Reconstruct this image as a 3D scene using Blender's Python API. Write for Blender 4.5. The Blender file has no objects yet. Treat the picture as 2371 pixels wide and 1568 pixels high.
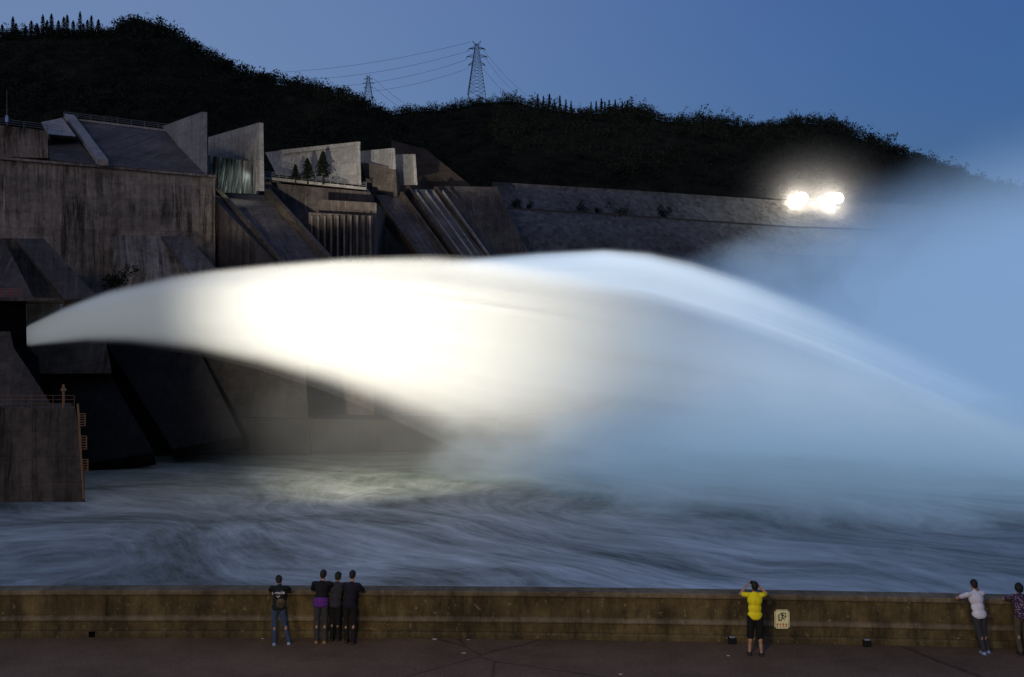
import bpy, bmesh, math, random
import numpy as np
from mathutils import Vector, Matrix, Quaternion, noise
random.seed(7); rng=np.random.default_rng(5)
C=bpy.context.scene.collection
R=math.radians
F=2305.0; CX=1185.5; CY=784.0; H=7.4; WZ=-12.0
def P(px,py,Y): return Vector(((px-CX)/F*Y, Y, H-(py-CY)/F*Y))
def PZ(px,z,Y): return Vector(((px-CX)/F*Y, Y, z))
def interp(x,pts):
    xs=[p[0] for p in pts]; ys=[p[1] for p in pts]
    return float(np.interp(x,xs,ys))
def sm(t):
    t=max(0.,min(1.,t)); return t*t*(3-2*t)

# ------------------------------------------------------------ tagging
def tag(o,label=None,cat=None,group=None,kind=None):
    if label: o['label']=label
    if cat: o['category']=cat
    if group: o['group']=group
    if kind: o['kind']=kind
    return o
def thing(name,label,cat,loc=(0,0,0),rz=0,group=None):
    o=bpy.data.objects.new(name,None); C.objects.link(o); o.location=loc; o.rotation_euler=(0,0,rz)
    return tag(o,label,cat,group)
def mesh_obj(name,verts,faces,mat,parent=None,smooth=False,uvs=None):
    me=bpy.data.meshes.new(name); me.from_pydata([tuple(v) for v in verts],[],faces); me.update()
    if uvs is not None:
        l=me.uv_layers.new(name='UVMap')
        for i,u in enumerate(uvs): l.data[i].uv=u
    if smooth: me.polygons.foreach_set('use_smooth',[True]*len(me.polygons))
    o=bpy.data.objects.new(name,me); C.objects.link(o)
    if mat: me.materials.append(mat)
    if parent: o.parent=parent
    return o
def bm_obj(name,bm,mat,parent=None,smooth=False):
    me=bpy.data.meshes.new(name); bm.to_mesh(me); bm.free()
    if smooth: me.polygons.foreach_set('use_smooth',[True]*len(me.polygons))
    o=bpy.data.objects.new(name,me); C.objects.link(o); me.materials.append(mat)
    if parent: o.parent=parent
    return o

# ------------------------------------------------------------ materials
def newmat(n,spec=.25):
    m=bpy.data.materials.new(n); m.use_nodes=True; nt=m.node_tree
    b=nt.nodes['Principled BSDF']; b.inputs['Specular IOR Level'].default_value=spec; return m,nt,b
def ramp(nt,stops):
    r=nt.nodes.new('ShaderNodeValToRGB'); e=r.color_ramp.elements
    while len(e)<len(stops): e.new(0.5)
    for i,(p,c) in enumerate(stops):
        e[i].position=p; e[i].color=(*c,1)
    return r
def noise_n(nt,vec,scale,detail=6,rough=.6,dist=0):
    n=nt.nodes.new('ShaderNodeTexNoise'); n.inputs['Scale'].default_value=scale
    n.inputs['Detail'].default_value=detail; n.inputs['Roughness'].default_value=rough; n.inputs['Distortion'].default_value=dist
    if vec: nt.links.new(vec,n.inputs['Vector'])
    return n
def mapping(nt,vec,scale,rot=(0,0,0)):
    m0=nt.nodes.new('ShaderNodeMapping'); m0.inputs['Rotation'].default_value=rot; nt.links.new(vec,m0.inputs['Vector'])
    m=nt.nodes.new('ShaderNodeMapping'); m.inputs['Scale'].default_value=scale
    nt.links.new(m0.outputs[0],m.inputs['Vector']); return m.outputs[0]
def mix(nt,fac,a,b,mode='MIX'):
    m=nt.nodes.new('ShaderNodeMix'); m.data_type='RGBA'; m.blend_type=mode
    for s,v in ((m.inputs[0],fac),(m.inputs[6],a),(m.inputs[7],b)):
        if isinstance(v,(int,float)): s.default_value=v
        elif isinstance(v,tuple): s.default_value=(*v,1)
        else: nt.links.new(v,s)
    return m.outputs[2]
def bump(nt,b,h,strength=.4,dist=.1):
    bn=nt.nodes.new('ShaderNodeBump'); bn.inputs['Strength'].default_value=strength; bn.inputs['Distance'].default_value=dist
    nt.links.new(h,bn.inputs['Height']); nt.links.new(bn.outputs[0],b.inputs['Normal'])
def simple(n,c,rough=.7,metal=0,emit=None,es=0,spec=.3):
    m,nt,b=newmat(n,spec); b.inputs['Roughness'].default_value=rough; b.inputs['Metallic'].default_value=metal
    tc=nt.nodes.new('ShaderNodeTexCoord'); nn=noise_n(nt,tc.outputs['Object'],9,4)
    r=ramp(nt,[(.3,tuple(x*.75 for x in c)),(.7,tuple(min(1,x*1.15) for x in c))]); nt.links.new(nn.outputs[0],r.inputs[0])
    nt.links.new(r.outputs[0],b.inputs['Base Color'])
    if emit: b.inputs['Emission Color'].default_value=(*emit,1); b.inputs['Emission Strength'].default_value=es
    return m
def concrete(n,lo,hi,streak=.6,stain=(.03,.024,.02),us=.7,vs=.05,panel=True):
    m,nt,b=newmat(n,.12); b.inputs['Roughness'].default_value=.88
    uv=nt.nodes.new('ShaderNodeUVMap').outputs[0]
    blotch=noise_n(nt,mapping(nt,uv,(.09,.13,.1)),1,9,.7)
    base=ramp(nt,[(.3,lo),(.7,hi)]); nt.links.new(blotch.outputs[0],base.inputs[0])
    st=noise_n(nt,mapping(nt,uv,(us,vs,1)),1,8,.78)
    sr=ramp(nt,[(.45,(0,0,0)),(.58,(1,1,1))]); nt.links.new(st.outputs[0],sr.inputs[0])
    msk=noise_n(nt,mapping(nt,uv,(.06,.09,1)),1,5,.65); mk=ramp(nt,[(.38,(.12,.12,.12)),(.58,(1,1,1))]); nt.links.new(msk.outputs[0],mk.inputs[0])
    sm_=mix(nt,1,sr.outputs[0],mk.outputs[0],'MULTIPLY')
    sc=nt.nodes.new('ShaderNodeMath'); sc.operation='MULTIPLY'; sc.inputs[1].default_value=streak
    nt.links.new(sm_,sc.inputs[0])
    col=mix(nt,sc.outputs[0],base.outputs[0],stain)
    st2=noise_n(nt,mapping(nt,uv,(us*2.3,vs*1.6,1)),1.0,5,.6)
    s2=ramp(nt,[(.6,(0,0,0)),(.70,(1,1,1))]); nt.links.new(st2.outputs[0],s2.inputs[0])
    sc2=nt.nodes.new('ShaderNodeMath'); sc2.operation='MULTIPLY'; sc2.inputs[1].default_value=.4
    nt.links.new(s2.outputs[0],sc2.inputs[0])
    col=mix(nt,sc2.outputs[0],col,tuple(min(1,x*1.9) for x in hi))
    fn=noise_n(nt,mapping(nt,uv,(.9,.8,1)),1,7,.8); fr=ramp(nt,[(.35,(.62,.62,.62)),(.62,(1.12,1.12,1.12))]); nt.links.new(fn.outputs[0],fr.inputs[0])
    col=mix(nt,1,col,fr.outputs[0],'MULTIPLY')
    if panel:
        br=nt.nodes.new('ShaderNodeTexBrick'); br.offset=0; br.inputs['Scale'].default_value=1
        br.inputs['Brick Width'].default_value=9; br.inputs['Row Height'].default_value=3
        br.inputs['Mortar Size'].default_value=.07; br.inputs['Color1'].default_value=(1,1,1,1); br.inputs['Color2'].default_value=(.8,.8,.8,1)
        br.inputs['Mortar'].default_value=(.6,.6,.6,1)
        nt.links.new(uv,br.inputs['Vector'])
        col=mix(nt,.65,col,br.outputs[0],'MULTIPLY')
    nt.links.new(col,b.inputs['Base Color'])
    bump(nt,b,st.outputs[0],.4,.3)
    return m
M={}
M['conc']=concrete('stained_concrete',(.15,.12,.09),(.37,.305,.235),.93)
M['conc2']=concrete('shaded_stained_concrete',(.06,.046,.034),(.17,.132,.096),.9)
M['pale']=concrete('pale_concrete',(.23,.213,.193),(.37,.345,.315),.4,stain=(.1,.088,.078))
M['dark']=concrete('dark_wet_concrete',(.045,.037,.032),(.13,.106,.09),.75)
M['chute']=concrete('spillway_slab_concrete',(.06,.05,.045),(.17,.142,.125),.65,us=1.1,vs=.03,panel=False)
M['wetchute']=concrete('water_streaked_concrete',(.06,.056,.056),(.23,.21,.21),.8,us=1.3,vs=.012,panel=False)
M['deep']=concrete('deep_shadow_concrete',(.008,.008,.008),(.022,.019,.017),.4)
M['black']=simple('tunnel_black',(.004,.004,.005),.95,spec=0)
M['rail']=simple('grey_steel_rail',(.18,.18,.18),.5,.3)
M['redrail']=simple('red_painted_rail',(.45,.06,.03),.5)
M['orange']=simple('rusty_orange_steel',(.24,.12,.05),.6)
M['steel']=simple('dark_galvanised_steel',(.03,.033,.037),.6,.2)
M['wire']=simple('dark_cable',(.02,.022,.03),.8)
M['leaf']=simple('dark_foliage',(.022,.027,.019),.9,spec=0)
M['leaf2']=simple('dark_conifer_foliage',(.010,.013,.009),.9,spec=0)
M['bark']=simple('bark',(.03,.022,.016),.9,spec=0)

def hillmat(n,c1,c2):
    m,nt,b=newmat(n,0); b.inputs['Roughness'].default_value=1
    g=nt.nodes.new('ShaderNodeNewGeometry')
    a=noise_n(nt,g.outputs['Position'],.06,9,.7)
    r=ramp(nt,[(.35,c1),(.7,c2)]); nt.links.new(a.outputs[0],r.inputs[0]); nt.links.new(r.outputs[0],b.inputs['Base Color'])
    bump(nt,b,a.outputs[0],1,2); return m
M['hill']=hillmat('wooded_hillside',(.006,.007,.005),(.028,.026,.018))
M['rockslope']=hillmat('bare_rock_slope',(.025,.019,.015),(.08,.06,.045))
M['ground']=hillmat('river_plain_ground',(.04,.045,.04),(.08,.08,.07))

m,nt,b=newmat('rubble_stone',.1); b.inputs['Roughness'].default_value=.95
g=nt.nodes.new('ShaderNodeNewGeometry')
v=nt.nodes.new('ShaderNodeTexVoronoi'); v.inputs['Scale'].default_value=.75; nt.links.new(g.outputs['Position'],v.inputs['Vector'])
r=ramp(nt,[(0,(.06,.058,.058)),(1,(.14,.135,.135))]); nt.links.new(v.outputs['Color'],r.inputs[0])
a=noise_n(nt,g.outputs['Position'],.04,8,.7); r2=ramp(nt,[(.35,(.5,.5,.5)),(.65,(1,1,1))]); nt.links.new(a.outputs[0],r2.inputs[0])
nt.links.new(mix(nt,1,r.outputs[0],r2.outputs[0],'MULTIPLY'),b.inputs['Base Color']); bump(nt,b,v.outputs['Distance'],.3,.3)
M['rubble']=m

# water
m,nt,b=newmat('churning_water',.2)
g=nt.nodes.new('ShaderNodeNewGeometry'); pos=g.outputs['Position']
def warped(scale,amt,detail=3):
    w=noise_n(nt,pos,scale,detail,.5)
    sub=nt.nodes.new('ShaderNodeVectorMath'); sub.operation='SUBTRACT'; nt.links.new(w.outputs['Color'],sub.inputs[0]); sub.inputs[1].default_value=(.5,.5,.5)
    scl=nt.nodes.new('ShaderNodeVectorMath'); scl.operation='SCALE'; scl.inputs['Scale'].default_value=amt; nt.links.new(sub.outputs[0],scl.inputs[0])
    add=nt.nodes.new('ShaderNodeVectorMath'); nt.links.new(pos,add.inputs[0]); nt.links.new(scl.outputs[0],add.inputs[1]); return add.outputs[0]
wp=warped(.016,85,2); wp2=warped(.03,44,3)
f1=noise_n(nt,mapping(nt,wp,(.024,.06,.1),(0,0,R(38))),1,12,.66,.2)
f2=noise_n(nt,mapping(nt,wp2,(.04,.20,.1),(0,0,R(50))),1,10,.72,.15)
f3=noise_n(nt,mapping(nt,wp,(.05,.42,.1),(0,0,R(58))),1,9,.78,.1)
big=noise_n(nt,pos,.018,4,.6)
c1=ramp(nt,[(.39,(0,0,0)),(.59,(1,1,1))]); nt.links.new(f1.outputs[0],c1.inputs[0])
c2=ramp(nt,[(.42,(0,0,0)),(.62,(1,1,1))]); nt.links.new(f2.outputs[0],c2.inputs[0])
c3=ramp(nt,[(.42,(0,0,0)),(.64,(1,1,1))]); nt.links.new(f3.outputs[0],c3.inputs[0])
foam=mix(nt,.42,c1.outputs[0],c2.outputs[0]); foam=mix(nt,.34,foam,c3.outputs[0])
cb=ramp(nt,[(.34,(.5,.5,.5)),(.56,(1,1,1))]); nt.links.new(big.outputs[0],cb.inputs[0])
foam=mix(nt,1,foam,cb.outputs[0],'MULTIPLY')
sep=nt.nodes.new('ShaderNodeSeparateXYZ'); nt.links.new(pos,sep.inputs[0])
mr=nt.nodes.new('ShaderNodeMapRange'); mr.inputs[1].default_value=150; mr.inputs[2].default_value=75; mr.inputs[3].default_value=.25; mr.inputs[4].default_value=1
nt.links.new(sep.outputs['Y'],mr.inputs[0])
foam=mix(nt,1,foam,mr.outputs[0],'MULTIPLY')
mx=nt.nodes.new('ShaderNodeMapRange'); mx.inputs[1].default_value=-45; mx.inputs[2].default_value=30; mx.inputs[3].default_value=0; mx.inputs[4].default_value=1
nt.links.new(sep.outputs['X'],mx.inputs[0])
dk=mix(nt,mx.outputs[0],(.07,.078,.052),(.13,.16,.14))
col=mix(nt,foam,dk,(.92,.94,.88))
nt.links.new(col,b.inputs['Base Color']); b.inputs['Roughness'].default_value=.6; b.inputs['IOR'].default_value=1.2
bump(nt,b,f1.outputs[0],.15,1.0)
M['water']=m

m,nt,b=newmat('worn_quay_paving'); b.inputs['Roughness'].default_value=.8
g=nt.nodes.new('ShaderNodeNewGeometry'); pos=g.outputs['Position']
a=noise_n(nt,pos,.5,9,.7); r=ramp(nt,[(.3,(.10,.064,.036)),(.7,(.20,.134,.08))]); nt.links.new(a.outputs[0],r.inputs[0])
vv=nt.nodes.new('ShaderNodeTexVoronoi'); vv.feature='DISTANCE_TO_EDGE'; vv.inputs['Scale'].default_value=.16
wn=noise_n(nt,pos,1.2,6,.7); nt.links.new(mix(nt,.18,pos,wn.outputs['Color']),vv.inputs['Vector'])
cr=ramp(nt,[(0,(.45,.45,.45)),(.006,(1,1,1))]); nt.links.new(vv.outputs['Distance'],cr.inputs[0])
fine=noise_n(nt,pos,14,5,.8); fr=ramp(nt,[(.35,(.6,.6,.6)),(.6,(1.0,1.0,1.0))]); nt.links.new(fine.outputs[0],fr.inputs[0])
cc=mix(nt,1,r.outputs[0],cr.outputs[0],'MULTIPLY'); cc=mix(nt,1,cc,fr.outputs[0],'MULTIPLY')
nt.links.new(cc,b.inputs['Base Color']); bump(nt,b,fine.outputs[0],.3,.02)
M['paving']=m
def parapetmat(n,lo,hi,st):
    m,nt,b=newmat(n); b.inputs['Roughness'].default_value=.85
    g=nt.nodes.new('ShaderNodeNewGeometry'); pos=g.outputs['Position']
    a=noise_n(nt,pos,1.3,9,.72); r=ramp(nt,[(.32,lo),(.68,hi)]); nt.links.new(a.outputs[0],r.inputs[0])
    s=noise_n(nt,mapping(nt,pos,(2.2,1,.6)),1,9,.8); sr=ramp(nt,[(.43,(0,0,0)),(.64,(1,1,1))]); nt.links.new(s.outputs[0],sr.inputs[0])
    k=nt.nodes.new('ShaderNodeMath'); k.operation='MULTIPLY'; k.inputs[1].default_value=st; nt.links.new(sr.outputs[0],k.inputs[0])
    c=mix(nt,k.outputs[0],r.outputs[0],(.022,.016,.008))
    sp=noise_n(nt,pos,7,4,.6); spr=ramp(nt,[(.62,(0,0,0)),(.68,(1,1,1))]); nt.links.new(sp.outputs[0],spr.inputs[0])
    k2=nt.nodes.new('ShaderNodeMath'); k2.operation='MULTIPLY'; k2.inputs[1].default_value=.55; nt.links.new(spr.outputs[0],k2.inputs[0])
    c=mix(nt,k2.outputs[0],c,(.28,.23,.14))
    lg=noise_n(nt,pos,.22,4,.6); lr=ramp(nt,[(.35,(.55,.55,.55)),(.62,(1.15,1.15,1.15))]); nt.links.new(lg.outputs[0],lr.inputs[0]); c=mix(nt,1,c,lr.outputs[0],'MULTIPLY')
    nt.links.new(c,b.inputs['Base Color']); bump(nt,b,a.outputs[0],.6,.05); return m
M['parapet']=parapetmat('mossy_parapet_concrete',(.058,.042,.016),(.18,.135,.055),.85)
M['coping']=parapetmat('worn_coping_concrete',(.09,.068,.038),(.25,.20,.12),.6)

def volmat(n,col,dens,aniso=0,emit=None,es=0):
    m=bpy.data.materials.new(n); m.use_nodes=True; nt=m.node_tree; nt.nodes.clear()
    o=nt.nodes.new('ShaderNodeOutputMaterial'); s=nt.nodes.new('ShaderNodeVolumePrincipled')
    s.inputs['Color'].default_value=(*col,1); s.inputs['Density'].default_value=dens; s.inputs['Anisotropy'].default_value=aniso
    if emit: s.inputs['Emission Color'].default_value=(*emit,1); s.inputs['Emission Strength'].default_value=es*dens
    nt.links.new(s.outputs[0],o.inputs['Volume']); return m

# ------------------------------------------------------------ world, light, camera
SUN_EL=R(3); SUN_ROT=R(215)
w=bpy.data.worlds.new('World'); bpy.context.scene.world=w; w.use_nodes=True; nt=w.node_tree
bg=nt.nodes['Background']; sky=nt.nodes.new('ShaderNodeTexSky'); sky.sky_type='NISHITA'; sky.sun_disc=False
sky.sun_elevation=SUN_EL; sky.sun_rotation=SUN_ROT; sky.ozone_density=5; sky.air_density=1.4; sky.dust_density=.3; sky.altitude=300
tc=nt.nodes.new('ShaderNodeTexCoord'); sx=nt.nodes.new('ShaderNodeSeparateXYZ'); nt.links.new(tc.outputs['Generated'],sx.inputs[0])
hz=nt.nodes.new('ShaderNodeMapRange'); hz.inputs[1].default_value=.52; hz.inputs[2].default_value=-.45; hz.inputs[3].default_value=0; hz.inputs[4].default_value=1; hz.interpolation_type='SMOOTHSTEP'
nt.links.new(sx.outputs['X'],hz.inputs[0])
hcol=mix(nt,hz.outputs[0],(.24,.40,1.5),(1.3,1.75,3.1))
tot=mix(nt,1.0,sky.outputs[0],hcol,'ADD')
nt.links.new(tot,bg.inputs[0]); bg.inputs[1].default_value=.102
def lamp(kind,name,loc,target,energy,color,**k):
    l=bpy.data.lights.new(name,kind); l.energy=energy; l.color=color
    for a,v_ in k.items(): setattr(l,a,v_)
    o=bpy.data.objects.new(name,l); C.objects.link(o); o.location=loc
    if target is not None:
        o.rotation_euler=(Vector(target)-Vector(loc)).to_track_quat('-Z','Y').to_euler()
    return o
lamp('SUN','dusk_sun',(-60,-80,60),(0,100,0),.31,(1,.78,.58),angle=R(12))
lamp('SPOT','jet_floodlight',(-33,78,4),P(905,708,140),1.4e6,(1,.935,.80),spot_size=R(60),spot_blend=1,shadow_soft_size=1)
lamp('SPOT','quay_street_lamp',(-3,5,11),(0,24.6,.4),4000,(1,.73,.41),spot_size=R(125),spot_blend=.6,shadow_soft_size=.3)
cam=bpy.data.cameras.new('camera'); co=bpy.data.objects.new('camera',cam); C.objects.link(co)
co.location=(0,0,H); co.rotation_euler=(R(90),0,0); cam.lens=35; cam.sensor_width=36; cam.clip_end=8000; cam.clip_start=.5
bpy.context.scene.camera=co
bpy.context.scene.view_settings.view_transform='Standard'

# ------------------------------------------------------------ geometry helpers
def fixn(o):
    bm=bmesh.new(); bm.from_mesh(o.data); bmesh.ops.recalc_face_normals(bm,faces=bm.faces); bm.to_mesh(o.data); bm.free(); return o
def prism(name,poly,off,mat,parent=None):
    off=Vector(off); n=len(poly); vs=[Vector(p) for p in poly]+[Vector(p)+off for p in poly]
    faces=[tuple(range(n))]+[tuple(reversed(range(n,2*n)))]
    for i in range(n): faces.append((i,i+n,(i+1)%n+n,(i+1)%n))
    u=(vs[1]-vs[0]).normalized(); nn=Vector((0,0,0))
    for i in range(1,n-1): nn+=(vs[i]-vs[0]).cross(vs[i+1]-vs[0])
    nn.normalize(); vv=nn.cross(u)
    seed=random.random()*300
    uvs=[]
    for f in faces:
        for k in f:
            d=vs[k]-vs[0]; uvs.append((d.dot(u)+d.dot(nn)*.8+seed,d.dot(vv)+seed))
    return fixn(mesh_obj(name,vs,faces,mat,parent,uvs=uvs))
def tube(bm,a,b,r,seg=5,r2=None):
    a=Vector(a); b=Vector(b); d=b-a
    if d.length<1e-6: return
    r2=r if r2 is None else r2
    q=d.to_track_quat('Z','Y')
    ra=[];rb=[]
    for i in range(seg):
        t=2*math.pi*i/seg; e=Vector((math.cos(t),math.sin(t),0)); ra.append(bm.verts.new(a+q@(e*r))); rb.append(bm.verts.new(b+q@(e*r2)))
    for i in range(seg):
        j=(i+1)%seg; bm.faces.new((ra[i],ra[j],rb[j],rb[i]))
    bm.faces.new(ra[::-1]); bm.faces.new(rb)
def box(bm,c,s,rot=None):
    mt=Matrix.Translation(c)@(rot.to_matrix().to_4x4() if rot else Matrix.Identity(4))@Matrix.Diagonal((*s,1))
    bmesh.ops.create_cube(bm,size=1,matrix=mt)
def railing(name,pts,h,mat,parent,step=2.0,r=.06,rails=3):
    bm=bmesh.new()
    for a,b in zip(pts[:-1],pts[1:]):
        a=Vector(a);b=Vector(b); L=(b-a).length; n=max(1,int(L/step))
        for k in range(rails):
            z=Vector((0,0,h*(k+1)/rails)); tube(bm,a+z,b+z,r*.8,4)
        for i in range(n+1):
            p=a.lerp(b,i/n); tube(bm,p,p+Vector((0,0,h)),r,4)
    return bm_obj(name,bm,mat,parent)
def slab(name,q,thick,mat,parent,curb=0,curbmat=None,curbs=(1,1)):
    n=(q[1]-q[0]).cross(q[3]-q[0]).normalized()
    if n.z<0: n=-n
    o=prism(name,q,-n*thick,mat,parent)
    if curb:
        wdt=(q[1]-q[0]).length*.09
        for s,(a,b,e) in enumerate(((q[0],q[3],(q[1]-q[0]).normalized()),(q[1],q[2],(q[0]-q[1]).normalized()))):
            if not curbs[s]: continue
            up=n*curb
            prism('side_wall',[a+up,a+e*wdt+up,b+e*wdt+up,b+up],-n*(curb+thick*.8),curbmat or M['pale'],o)
    return o
def extend(q,z):
    def ex(a,b):
        t=(z-a.z)/(b.z-a.z); return a.lerp(b,max(1,t))
    return [q[0],q[1],ex(q[1],q[2]),ex(q[0],q[3])]

# ------------------------------------------------------------ water, ground, quay
nx,ny=300,300; vs=[];fs=[]
for j in range(ny+1):
    y=25.6+(j/ny)**1.3*330
    for i in range(nx+1):
        x=-190+i/nx*420
        d=noise.fractal(Vector((x*.03,y*.04,3)),1,2,4)
        vs.append((x,y,WZ+d*.3))
for j in range(ny):
    for i in range(nx):
        a=j*(nx+1)+i; fs.append((a,a+1,a+nx+2,a+nx+1))
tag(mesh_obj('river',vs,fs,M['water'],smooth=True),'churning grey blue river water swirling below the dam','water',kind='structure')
tag(mesh_obj('ground',[(-4000,-300,-13.4),(4000,-300,-13.4),(4000,6000,-13.4),(-4000,6000,-13.4)],[(0,1,2,3)],M['ground']),'river bed and plain under everything','ground',kind='structure')
def Yw(X): return 24.55-.035*X-.0022*X*X
def loft(prof,x0=-26,x1=26,n=104):
    vs=[];fs=[];m_=len(prof)
    for i in range(n+1):
        x=x0+(x1-x0)*i/n
        for dy,z in prof: vs.append((x,Yw(x)+dy,z))
    for i in range(n):
        for k in range(m_):
            a=i*m_+k; b=i*m_+(k+1)%m_; fs.append((a,b,b+m_,a+m_))
    fs.append(tuple(range(m_))); fs.append(tuple(reversed(range(n*m_,n*m_+m_)))); return vs,fs
vs,fs=loft([(-60,-13),(-60,0),(.62,0),(.62,-13)])
tag(mesh_obj('quay_pavement',vs,fs,M['paving']),'worn brown concrete quay along the river','pavement',kind='structure')
pw=thing('parapet_wall','long mossy brown concrete parapet wall along the quay edge','wall')
def wallpart(name,prof,mat,parent=pw,x0=-26,x1=26,n=104):
    vs,fs=loft(prof,x0,x1,n); return fixn(mesh_obj(name,vs,fs,mat,parent))
wallpart('wall_body',[(.03,0),(0.03,.40),(.05,.52),(.05,1.06),(.42,1.06),(.42,-.02),(.03,-.02)],M['parapet'])
wallpart('coping',[(-.02,1.045),(-.03,1.08),(-.03,1.14),(-.01,1.165),(.47,1.165),(.48,1.05)],M['coping'])
wallpart('ledge',[(-.02,.40),(-.03,.43),(.0,.50),(.06,.53),(.06,.40)],M['coping'])
wallpart('plinth',[(-.07,.004),(-.07,.10),(-.03,.16),(.04,.17),(.04,.004)],M['parapet'])
for x in (-15.3,-10.2,-3.25,2.9,10.9,16.5):
    wallpart('pilaster',[(.02,.165),(.02,1.05),(.06,1.05),(.06,.165)],M['parapet'],x0=x-.14,x1=x+.14,n=1)

# ------------------------------------------------------------ hills
def hill(name,ridge,Yr,Yf,zf,mat,label,x0,x1,n=150,rows=40,amp=4,zb=-13):
    vs=[];fs=[]
    for j in range(rows+1):
        v=j/rows
        for i in range(n+1):
            px=x0+(x1-x0)*i/n; zr=H-(interp(px,ridge)-CY)/F*Yr
            X=(px-CX)/F*Yr
            if v<=.8:
                t=v/.8; y=Yf+(Yr-Yf)*t; z=zf+(zr-zf)*t**.85
                Xs=(px-CX)/F*y
            else:
                t=(v-.8)/.2; y=Yr+t*200; z=zr-(zr-zb)*t; Xs=X
            k=min(1,abs(v-.8)*6)
            z+=amp*k*noise.fractal(Vector((Xs*.03,y*.03,1)),1,2,5)*(1 if v>0 else 0)
            if z>zr: z=zr
            vs.append((Xs,y,z))
    base=len(vs)
    for i in range(n+1): vs.append((vs[i][0],vs[i][1]-2,zb))
    for j in range(rows):
        for i in range(n):
            a=j*(n+1)+i; fs.append((a,a+1,a+n+2,a+n+1))
    for i in range(n): fs.append((base+i,base+i+1,i+1,i))
    o=mesh_obj(name,vs,fs,mat,smooth=True); tag(o,label,'hill',kind='structure')
    return vs,n,rows
RL=[(-500,130),(-200,95),(0,86),(100,82),(240,82),(300,68),(400,84),(440,104),(500,144),(560,186),(640,196),(740,210),(800,230),(860,261),(910,288),(960,312),(1010,352),(1080,425),(1150,480),(1300,560)]
RR=[(700,310),(860,275),(915,265),(960,258),(1040,255),(1100,240),(1190,234),(1250,252),(1330,262),(1460,265),(1500,270),(1540,282),(1630,282),(1690,288),(1740,298),(1840,284),(1920,290),(1980,318),(2100,362),(2160,388),(2300,440),(2500,480),(2900,510)]
lh=hill('wooded_hill',RL,420,285,38,M['hill'],'dark wooded hill rising behind the dam at left',-500,1300)
rh=hill('wooded_hill',RR,560,370,40,M['hill'],'lower dark wooded hill behind the stone embankment',700,2900)

def forest(name,hillv,label,ntree,size,seed):
    vs,n,rows=hillv; r=np.random.default_rng(seed); V=np.array(vs[:(rows+1)*(n+1)]).reshape(rows+1,n+1,3)
    jr=int(rows*.8); pts=[]
    for k in range(ntree):
        if k<ntree*.35: j=jr-r.random()*1.2
        else: j=r.random()**.7*(jr-1)
        i=r.random()*(n-1); j0=int(j);i0=int(i);a=i-i0;bb=j-j0
        p=(V[j0,i0]*(1-a)+V[j0,i0+1]*a)*(1-bb)+(V[j0+1,i0]*(1-a)+V[j0+1,i0+1]*a)*bb
        pts.append((p,r.uniform(.5,1.25)*size*(.7+.6*(noise.noise(Vector(p)*.03)+.5))))
    verts=[];m_=90
    for p,s in pts:
        nl=5; lobes=r.normal(0,.32,(nl,3))*s; lobes[:,2]=np.abs(lobes[:,2])*1.1
        for q in range(m_):
            l=lobes[q%nl]; d=r.normal(0,1,3); d/=np.linalg.norm(d); c=p+l+d*s*.38*r.random()**.35; c[2]+=s*.15
            t=r.normal(0,1,(3,3)); t/=np.linalg.norm(t,axis=1)[:,None]; verts.append(c+t*s*.11)
    A=np.concatenate(verts); me=bpy.data.meshes.new(name); nf=len(A)//3
    me.vertices.add(len(A)); me.vertices.foreach_set('co',A.ravel()); me.loops.add(len(A)); me.loops.foreach_set('vertex_index',np.arange(len(A)))
    me.polygons.add(nf); me.polygons.foreach_set('loop_start',np.arange(nf)*3); me.update(); me.validate()
    me.materials.append(M['leaf']); o=bpy.data.objects.new(name,me); C.objects.link(o)
    tag(o,label,'forest',kind='stuff')
forest('forest',lh,'dense dark wood covering the left hill',3200,4.3,11)
forest('forest',rh,'dense dark wood covering the right hill',3000,5.2,12)

def leafcloud(crown,s,nf,r):
    A=[]
    for q in range(nf):
        c=crown(r); t=r.normal(0,1,(3,3)); t/=np.linalg.norm(t,axis=1)[:,None]; A.append(c+t*s)
    A=np.concatenate(A); return [tuple(v) for v in A],[(i,i+1,i+2) for i in range(0,len(A),3)]
def conifer(name,label,h,wd,group=None,cone=True,nf=500,leaf=.12):
    t=thing(name,label,'tree',group=group); r=np.random.default_rng(int(h*100)+3)
    bm=bmesh.new(); tube(bm,(0,0,-1),(0,0,h*.9),h*.03,6,h*.008)
    for k in range(6):
        a=k*2.4; z=h*(.2+.1*k); tube(bm,(0,0,z),(math.cos(a)*wd*.6*(1-z/h),math.sin(a)*wd*.6*(1-z/h),z+h*.04),h*.008,4,h*.003)
    bm_obj('trunk',bm,M['bark'],t)
    def cr(r):
        z=r.random()**.8; tier=.72+.28*math.cos(z*38) if cone else 1
        rad=wd*((1-z)**.8)*tier*r.random()**.4 if cone else wd*math.sin(math.pi*min(1,z*.93+.07))**.7*r.random()**.4
        a=r.random()*6.283; return np.array((math.cos(a)*rad,math.sin(a)*rad,h*(.1+.9*z)+r.normal(0,.02*h)))
    v,f=leafcloud(cr,h*leaf*.5,nf,r); mesh_obj('crown',v,f,M['leaf2'],t); return t
def copy_tree(o,parent=None):
    c=o.copy(); C.objects.link(c)
    if parent: c.parent=parent
    for ch in list(o.children): copy_tree(ch,c)
    return c
cy=conifer('cypress_tree','slim dark cypress spire in the row on the ridge of the left hill',9,.8,'cypress spires on the left ridge',cone=False,leaf=.08)
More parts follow.
